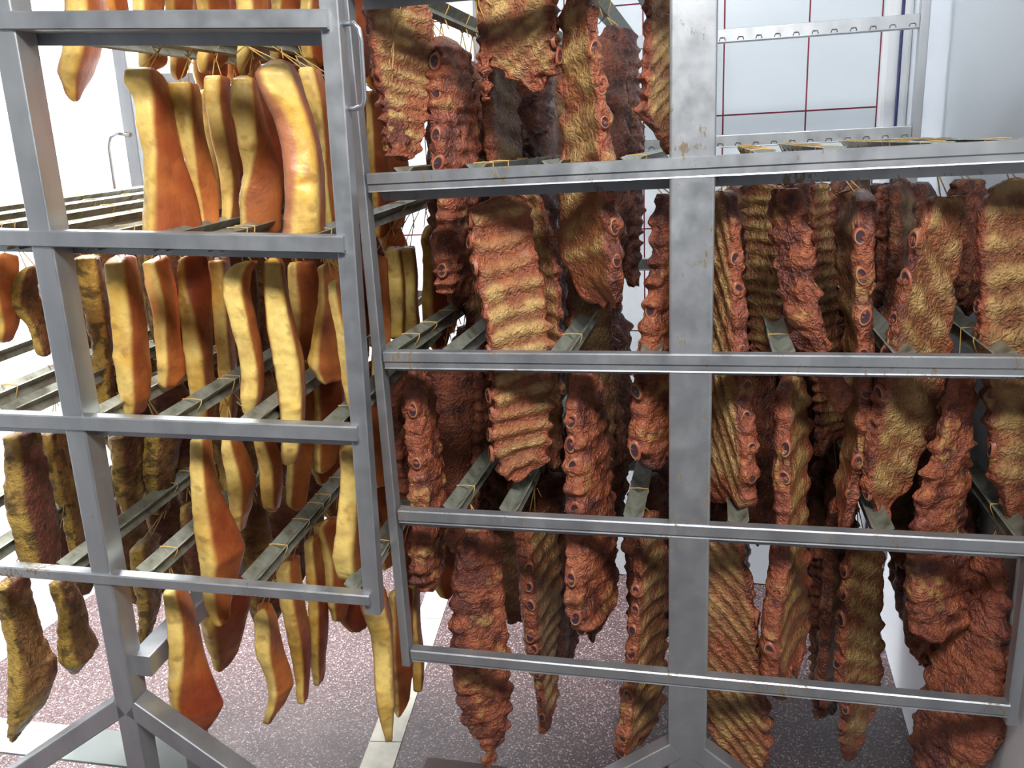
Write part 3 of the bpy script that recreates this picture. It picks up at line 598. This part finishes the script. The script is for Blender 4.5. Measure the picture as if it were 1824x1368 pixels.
# ------------------------------------------------------------------ bacon and herbed pieces that can be told apart
# outline rows may carry their own fat share as a fourth number
BACS = [
 ('bacon', 4, .30, [(-60,100,190),(0,108,186),(60,110,188),(100,112,184),(130,104,172),(150,112,158),(176,124,140)], .55, 'L', 'curled bacon end hanging alone in front of the white wall, top left', dict(fat=.9, streak=.5)),
 ('bacon', 4, .42, [(-60,186,232),(24,188,230)], .4, 'L', 'short bacon tip showing above the top rail, right of the curled end', {}),
 ('bacon', 4, .30, [(-60,238,295),(20,240,298),(110,244,300),(134,250,285)], .35, 'L', 'pale bacon end above the slab with a knobbed corner', {}),
 ('bacon', 4, .40, [(-60,296,350),(60,298,345),(110,300,340),(136,304,325)], .3, 'L', 'reddish bacon end above the wedge of pale fat', dict(dull=.2)),
 ('bacon', 4, .34, [(-60,350,412),(60,352,410),(110,350,405),(132,362,385)], .3, 'L', 'orange bacon end with a rounded tip, top middle of the bacon rack', {}),
 ('bacon', 4, .24, [(-60,418,478),(60,420,475),(100,420,470),(130,424,445)], .45, 'L', 'bacon end with a yellow left corner just left of the thick curved slab', {}),
 ('bacon', 4, .36, [(-60,480,530),(60,480,532),(118,484,528)], .3, 'L', 'bacon end hidden behind the top of the thick curved slab', dict(dull=.15)),
 ('bacon', 4, .34, [(-60,534,590),(60,536,590),(120,540,588)], .35, 'L', 'bacon end in the top right corner of the bacon rack', dict(dull=.1)),
 ('bacon', 3, .12, [(122,222,286,.62),(150,218,302,.55),(175,236,306,.5),(220,244,318,.42),(270,260,330,.32),(320,258,345,.22),(370,256,355,.16),(425,254,364,.14)], .4, 'L', 'broad orange bacon slab with pale fat edge and a knob at its upper left corner', {}),
 ('bacon', 3, .19, [(146,300,350,.7),(170,302,358,.66),(220,314,366,.6),(280,330,380,.4),(330,340,388,.22),(400,358,388,.1),(425,364,386,.1)], .5, 'L', 'bacon slab with a long wedge of pale fat, right of the broad orange slab', dict(streak=-.4)),
 ('bacon', 3, .26, [(135,362,410,.6),(180,368,412,.55),(250,376,420,.6),(320,388,425,.6),(370,392,428,.5),(425,392,428,.4)], .6, 'L', 'narrow bacon slab with brown-mottled fat, third on the upper level', {}),
 ('bacon', 3, .19, [(136,414,452,.85),(190,412,468,.7),(260,418,484,.5),(310,430,496,.14),(350,428,500,.04),(400,432,500,.04),(420,436,500,.04)], .5, 'L', 'deep red bacon slab with a curved white fat edge, left of the thick curved slab', dict(dull=.25, streak=-.5)),
 ('bacon', 3, .10, [(110,470,514),(135,452,530),(165,462,538),(210,484,552),(260,498,566),(310,506,576),(360,508,580),(424,500,578)], .82, 'L', 'thick curved yellow bacon slab with pink meaty left side, near the corner post', dict(streak=.55)),
 ('bacon', 3, .22, [(118,530,572),(180,540,586),(260,556,592),(340,566,600),(424,574,606)], .6, 'L', 'yellow bacon slab partly behind the thick curved slab', {}),
 ('bacon', 3, .30, [(140,578,625),(240,584,632),(340,590,636),(420,598,640)], .2, 'L', 'orange bacon slab partly hidden by the corner post, upper level', dict(dull=.1)),
 ('bacon', 2, .12, [(452,-30,34),(500,-24,42),(550,-20,44),(590,-10,30),(614,-6,14)], .35, 'L', 'orange bacon slab cut by the left edge of the picture', {}),
 ('herb', 2, .15, [(470,44,66),(500,22,72),(535,12,76),(565,30,80),(600,52,84),(630,68,88)], .4, 'L', 'brown and pink meat piece pointing left from behind the centre post', {}),
 ('herb', 2, .27, [(452,128,180),(500,136,190),(560,148,192),(610,158,194),(650,158,200),(700,165,205),(740,172,215)], .75, 'L', 'herb-crusted yellow pork piece hanging just right of the centre post', {}),
 ('bacon', 2, .10, [(456,184,244,.55),(500,186,250,.55),(560,192,254,.52),(620,196,264,.48),(670,206,274,.42),(710,216,272,.4),(742,222,258,.4)], .5, 'L', 'bacon slab half pale fat, half orange rind, first right of the centre post', dict(streak=-.5)),
 ('bacon', 2, .19, [(458,250,302,.4),(510,254,312,.45),(560,268,320,.45),(610,278,328,.4),(650,282,336,.3),(686,278,334,.2)], .45, 'L', 'bacon slab curving to the right with a speckled fat edge, second on the middle level', {}),
 ('bacon', 2, .23, [(456,320,366,.15),(510,316,374,.2),(570,322,380,.45),(630,332,384,.6),(700,340,386,.6),(765,346,380,.6)], .4, 'L', 'dark wine-red bacon slab whose fat edge starts halfway down', dict(dull=.35)),
 ('bacon', 2, .30, [(458,368,410),(540,380,418),(620,388,424),(700,390,425),(760,392,420)], .6, 'L', 'slim bacon slab with creased fat behind the bright yellow one', {}),
 ('bacon', 2, .085, [(466,418,468,.5),(485,396,452,.6),(520,398,448,.68),(560,410,458,.66),(610,420,466,.62),(660,424,468,.68),(700,424,468,.7),(728,430,464,.6),(744,440,460,.5)], .65, 'L', 'bright yellow bacon slab with a hooked top, in front on the middle level', {}),
 ('bacon', 2, .11, [(460,470,500),(520,470,512),(580,474,524),(640,482,534),(700,490,538),(760,498,538),(800,500,532),(824,506,522)], .85, 'L', 'long yellow bacon slab with a pink left seam, ending below the third rail', dict(streak=.2)),
 ('bacon', 2, .27, [(464,512,560),(520,512,572),(590,516,572),(638,520,560)], .25, 'L', 'amber bacon piece with a dark fold, right of the long yellow slab', dict(dull=.2)),
 ('bacon', 2, .21, [(470,566,600),(540,566,606),(600,558,614),(650,552,618),(684,572,610)], .2, 'L', 'deep orange bacon slab with a thin crusty edge, left of the corner post', {}),
 ('bacon', 2, .085, [(500,582,622,.3),(550,588,630,.3),(610,600,642,.38),(680,614,648,.5),(740,628,652,.6),(790,640,656,.6)], .35, 'L', 'orange bacon slab with a yellow stripe slanting behind the corner post', {}),
 ('herb', 1, .12, [(764,0,70),(820,4,90),(880,10,104),(930,18,112),(975,26,118),(1010,45,108)], .4, 'L', 'big herbed pork piece with a yellow fat strip and dark red lean patches, far left', {}),
 ('herb', 1, .24, [(762,66,118),(830,84,136),(900,100,150),(950,112,156),(985,124,150)], .4, 'L', 'dark crusted pork piece half behind the centre post, lower left', dict(dull=.25)),
 ('bacon', 1, .085, [(768,336,378,.5),(830,338,386,.5),(890,340,398,.45),(940,342,418,.36),(990,348,438,.3),(1035,354,424,.26),(1075,370,412,.3),(1106,388,404,.3)], .4, 'L', 'long bright bacon slab flaring at the bottom and hanging over the fourth rail', {}),
 ('bacon', 1, .20, [(768,392,426),(820,394,444),(870,398,456),(910,408,452),(940,418,436)], .45, 'L', 'orange bacon slab with a faint mark on its rind, right of the flaring slab', {}),
 ('bacon', 1, .22, [(772,450,482),(820,454,500),(870,464,508),(895,470,504),(912,482,496)], .5, 'L', 'bacon slab with a rounded red bottom, third on the lower level', dict(dull=.1)),
 ('bacon', 1, .085, [(782,602,648,.8),(830,602,652,.7),(880,600,656,.62),(930,598,660,.55),(970,590,662,.5),(1000,594,660,.5),(1018,604,646,.6)], .6, 'L', 'pale yellow and orange bacon slab left of the corner post, above the fourth rail', {}),
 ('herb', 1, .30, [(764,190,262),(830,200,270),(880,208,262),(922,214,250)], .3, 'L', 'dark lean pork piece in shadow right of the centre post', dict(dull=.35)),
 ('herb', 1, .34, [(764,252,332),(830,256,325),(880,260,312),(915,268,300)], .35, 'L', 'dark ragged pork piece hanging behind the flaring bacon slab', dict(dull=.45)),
 ('bacon', 2, .40, [(640,500,562),(740,502,560),(830,506,556),(905,510,545)], .2, 'L', 'dark orange bacon slab deep behind, right of the long yellow slab', dict(dull=.4)),
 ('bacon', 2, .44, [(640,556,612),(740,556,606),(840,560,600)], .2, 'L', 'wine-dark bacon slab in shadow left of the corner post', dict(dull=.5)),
 ('herb', 0, .12, [(1028,-14,56),(1090,-6,66),(1150,2,80),(1195,4,106),(1225,5,110),(1265,6,92),(1300,10,52),(1324,14,34)], .28, 'L', 'lowest herbed pork piece, far left, with yellow fat tip and flared lean side', {}),
 ('herb', 0, .21, [(1026,82,128),(1075,92,150),(1120,98,166),(1150,98,182),(1166,112,188),(1192,124,142)], .4, 'L', 'dark crusted pork piece with a dangling tail, left of the centre post', dict(dull=.2)),
 ('bacon', 0, .085, [(1042,284,330,.5),(1090,290,348,.48),(1140,298,364,.4),(1190,302,378,.25),(1230,305,388,.1),(1262,310,398,.05),(1288,335,384,.05),(1304,350,370,.05)], .3, 'L', 'broad orange bacon slab hanging lowest, beside the right-hand brace of the bacon rack', dict(streak=.1)),
 ('bacon', 0, .27, [(1040,352,452),(1090,360,452),(1140,368,436),(1170,376,424),(1198,382,402)], .22, 'L', 'reddish bacon slab with a pale edge behind the flaring slab', dict(dull=.25)),
 ('bacon', 0, .12, [(1085,448,484,.7),(1110,450,498,.6),(1150,456,508,.45),(1190,468,518,.3),(1230,474,524,.25),(1262,470,508,.3),(1288,468,482,.4)], .45, 'L', 'small golden bacon slab with a curled lip at its top left, over the terrazzo floor', {}),
 ('bacon', 0, .22, [(998,488,536),(1060,496,544),(1130,508,550),(1200,524,552),(1246,530,548)], .5, 'L', 'long slim bacon slab right of the curled-lip slab', {}),
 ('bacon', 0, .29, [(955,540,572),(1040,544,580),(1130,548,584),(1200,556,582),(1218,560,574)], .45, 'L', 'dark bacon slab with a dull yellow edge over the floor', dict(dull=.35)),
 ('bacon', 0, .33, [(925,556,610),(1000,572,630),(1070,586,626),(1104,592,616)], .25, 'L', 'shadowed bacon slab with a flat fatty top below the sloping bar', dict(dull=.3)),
 ('bacon', 0, .16, [(1060,640,684),(1110,656,694),(1170,664,700),(1230,672,704),(1280,680,700),(1322,688,696)], .9, 'L', 'long yellow bacon strip tapering to a point just under the corner post', {}),
 ('bacon', 0, .30, [(1050,690,734),(1140,696,738),(1200,700,736),(1250,704,728),(1282,706,714)], .2, 'L', 'orange bacon slab right behind the tapering yellow strip', {}),
 ('bacon', 0, .36, [(1030,722,748),(1110,726,750),(1180,732,754),(1226,738,752)], .7, 'L', 'slim dull yellow bacon slab crossing the pale floor strip', dict(dull=.3)),
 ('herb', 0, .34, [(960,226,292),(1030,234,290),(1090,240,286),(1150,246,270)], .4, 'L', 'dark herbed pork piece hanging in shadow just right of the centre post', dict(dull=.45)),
 ('bacon', 2, .48, [(455,650,690),(520,656,692),(600,660,694),(700,664,694)], .1, 'L', 'deep orange bacon slab seen right of the corner post', dict(dull=.2)),
 ('bacon', 2, .56, [(440,684,712),(500,684,718),(560,690,722),(600,694,718)], .85, 'L', 'yellow bacon slab seen between the corner post and the ribs', {}),
 ('bacon', 2, .62, [(438,710,736),(500,714,742),(570,718,746),(600,722,744)], .85, 'L', 'second yellow bacon slab nearest the ribs, seen past the corner post', dict(dull=.15)),
 ('bacon', 3, .50, [(160,650,676),(240,655,690),(330,660,700),(420,664,700)], .3, 'L', 'orange bacon slab seen past the chrome handle', dict(dull=.1)),
]
for k, (kd, t, d, ol, f, e, lab, kw) in enumerate(BACS): hang(BAC, kd, t, d, ol, f, e, 'o', lab, 101+k, {'bacon': 'bacon slabs in the front rows', 'herb': 'herbed pork pieces'}[kd], **kw)
# ------------------------------------------------------------------ the deeper rows
def proto(kind, face, seed, L_, W_, f, dull):
    Z = [0, -.03, -.25*L_, -.6*L_, -.85*L_, -L_]; n = len(Z); rg = random.Random(seed)
    Pw = [W_*v for v in (.55, .85, 1, 1.05, .95, .4)] ; CX = [rg.uniform(-.008, .008) for _ in Z]; CY = [rg.uniform(-.008, .008) for _ in Z]
    rg2 = random.Random(seed+1)
    me, seats, top = slab_mesh(kind, Z, CX, CY, Pw, [f]*n, np.array((1., 0, 0)), np.array((0, 1., 0)), 'L', face, seed, 30 if kind == 'rib' else 24, 64 if kind == 'rib' else 44, dull=dull, per=rg2.uniform(.034, .06), stripe=.25, slant=rg2.uniform(-.6, .6))
    return me, top
PR = [proto('rib', 'o' if k % 2 else 'i', 300+k, .44+.03*(k % 3), .074+.008*(k % 2), .3, .75) for k in range(6)]  # rib colour darkened to paint in the shade deep inside the rack
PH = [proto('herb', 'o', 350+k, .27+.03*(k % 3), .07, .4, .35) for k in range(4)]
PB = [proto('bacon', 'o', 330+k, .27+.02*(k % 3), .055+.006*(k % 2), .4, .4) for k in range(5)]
KEEP_CLEAR = [(1112, 235, 1186, 640), (1286, -200, 2000, 300), (40, -50, 226, 350), (-200, 590, 100, 760), (-50, 1190, 330, 1368), (400, 1160, 640, 1368), (905, 1230, 1100, 1368), (1375, 1260, 1500, 1368), (1576, 1200, 1625, 1368), (1780, 980, 1824, 1368)]
def clear(R, x, d, z0, L_, hw):
    for k in range(7):
        P = loc(R, x, d, z0) - np.array((0, 0, L_*k/6)); 
        for s_ in (-hw*.6, 0, hw*.6):
            u, v = proj(P + np.array((s_, 0, 0)))
            for a, b, c, e in KEEP_CLEAR:
                if a < u < c and b < v < e: return False
    return True
LEV = {0: 'bottom level', 1: 'second level', 2: 'third level', 3: 'fourth level', 4: 'top level'}
def fill(R, tiers, protos, kind, rows, lab, group):
    rng = random.Random(5 if R is RIB else 9); bars = RBARS if R is RIB else BBARS; tz = RT if R is RIB else BT
    for t in tiers:
        for x in bars[t]:
            for d in rows:
                herb = R is BAC and x < .12 and t < 3
                me, top = rng.choice(PH if herb else protos); kd = 'herb' if herb else kind
                dd = d + rng.uniform(-.02, .02); xx = x + rng.uniform(-.012, .012); ang = rng.uniform(-.3, .3)
                z0 = tz[t] + BARZ - .05 - rng.uniform(0, .02)
                if not clear(R, xx, dd, z0, LEN[me.name], .045 if kind == 'rib' else .03): continue
                P = loc(R, xx, dd, z0); Lz = LEN[me.name]
                if any(abs(P[0]-q[0]) < q[4] + .035 and abs(P[1]-q[1]) < .065 and P[2] > q[3] and P[2]-Lz < q[2] for q in TAKEN): continue
                if not (-60 < proj(P)[0] < 1884): continue
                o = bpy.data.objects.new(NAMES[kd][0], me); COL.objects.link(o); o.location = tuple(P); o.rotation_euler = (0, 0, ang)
                lb, gp = ('dark herbed pork piece deep in the bacon rack', 'pork pieces in the deep rows') if herb else (lab, group)
                tag(o, lb + ', ' + LEV[t], NAMES[kd][1], gp + ', ' + LEV[t])
                tw = bpy.data.objects.new('twine', TWM); COL.objects.link(tw); tw.parent = o
                tw.matrix_local = Matrix.Rotation(-ang, 4, 'Z') @ Matrix.Translation(Vector((x-xx, 0, tz[t]+BARZ-z0)))
def make_twm():
    wr = .0165
    knot = (0, 0, -.026)
    lines = [[knot, (-wr, 0, .002), (-wr, .002, .0075), (0, .002, .0085), (wr, .002, .0075), (wr, 0, .002), knot], [knot, (-.007, -.002, -.062)], [knot, (.006, .002, -.062)], [knot, (.010, -.005, -.020), (.016, -.008, -.036)]]
    o = tubes('twine', lines, .0012, TW, None, 4); me = o.data; bpy.data.objects.remove(o); return me
TWM = make_twm()
LEN = {m.name: -min(v.co.z for v in m.vertices) for m, _ in PR + PB + PH}
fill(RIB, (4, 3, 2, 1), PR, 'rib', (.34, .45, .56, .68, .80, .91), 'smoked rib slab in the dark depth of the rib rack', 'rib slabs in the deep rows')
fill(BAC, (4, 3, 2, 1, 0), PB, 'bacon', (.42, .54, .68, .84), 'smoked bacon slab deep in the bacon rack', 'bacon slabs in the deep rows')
# red pole leaning far behind the bacon
pl = tubes('pole', [[(-1.86, 2.60, 0), (-1.80, 2.72, 1.5)]], .012, RED, None, 10); tag(pl, 'thin red pole leaning on the back wall behind the bacon, mostly hidden', 'pole')
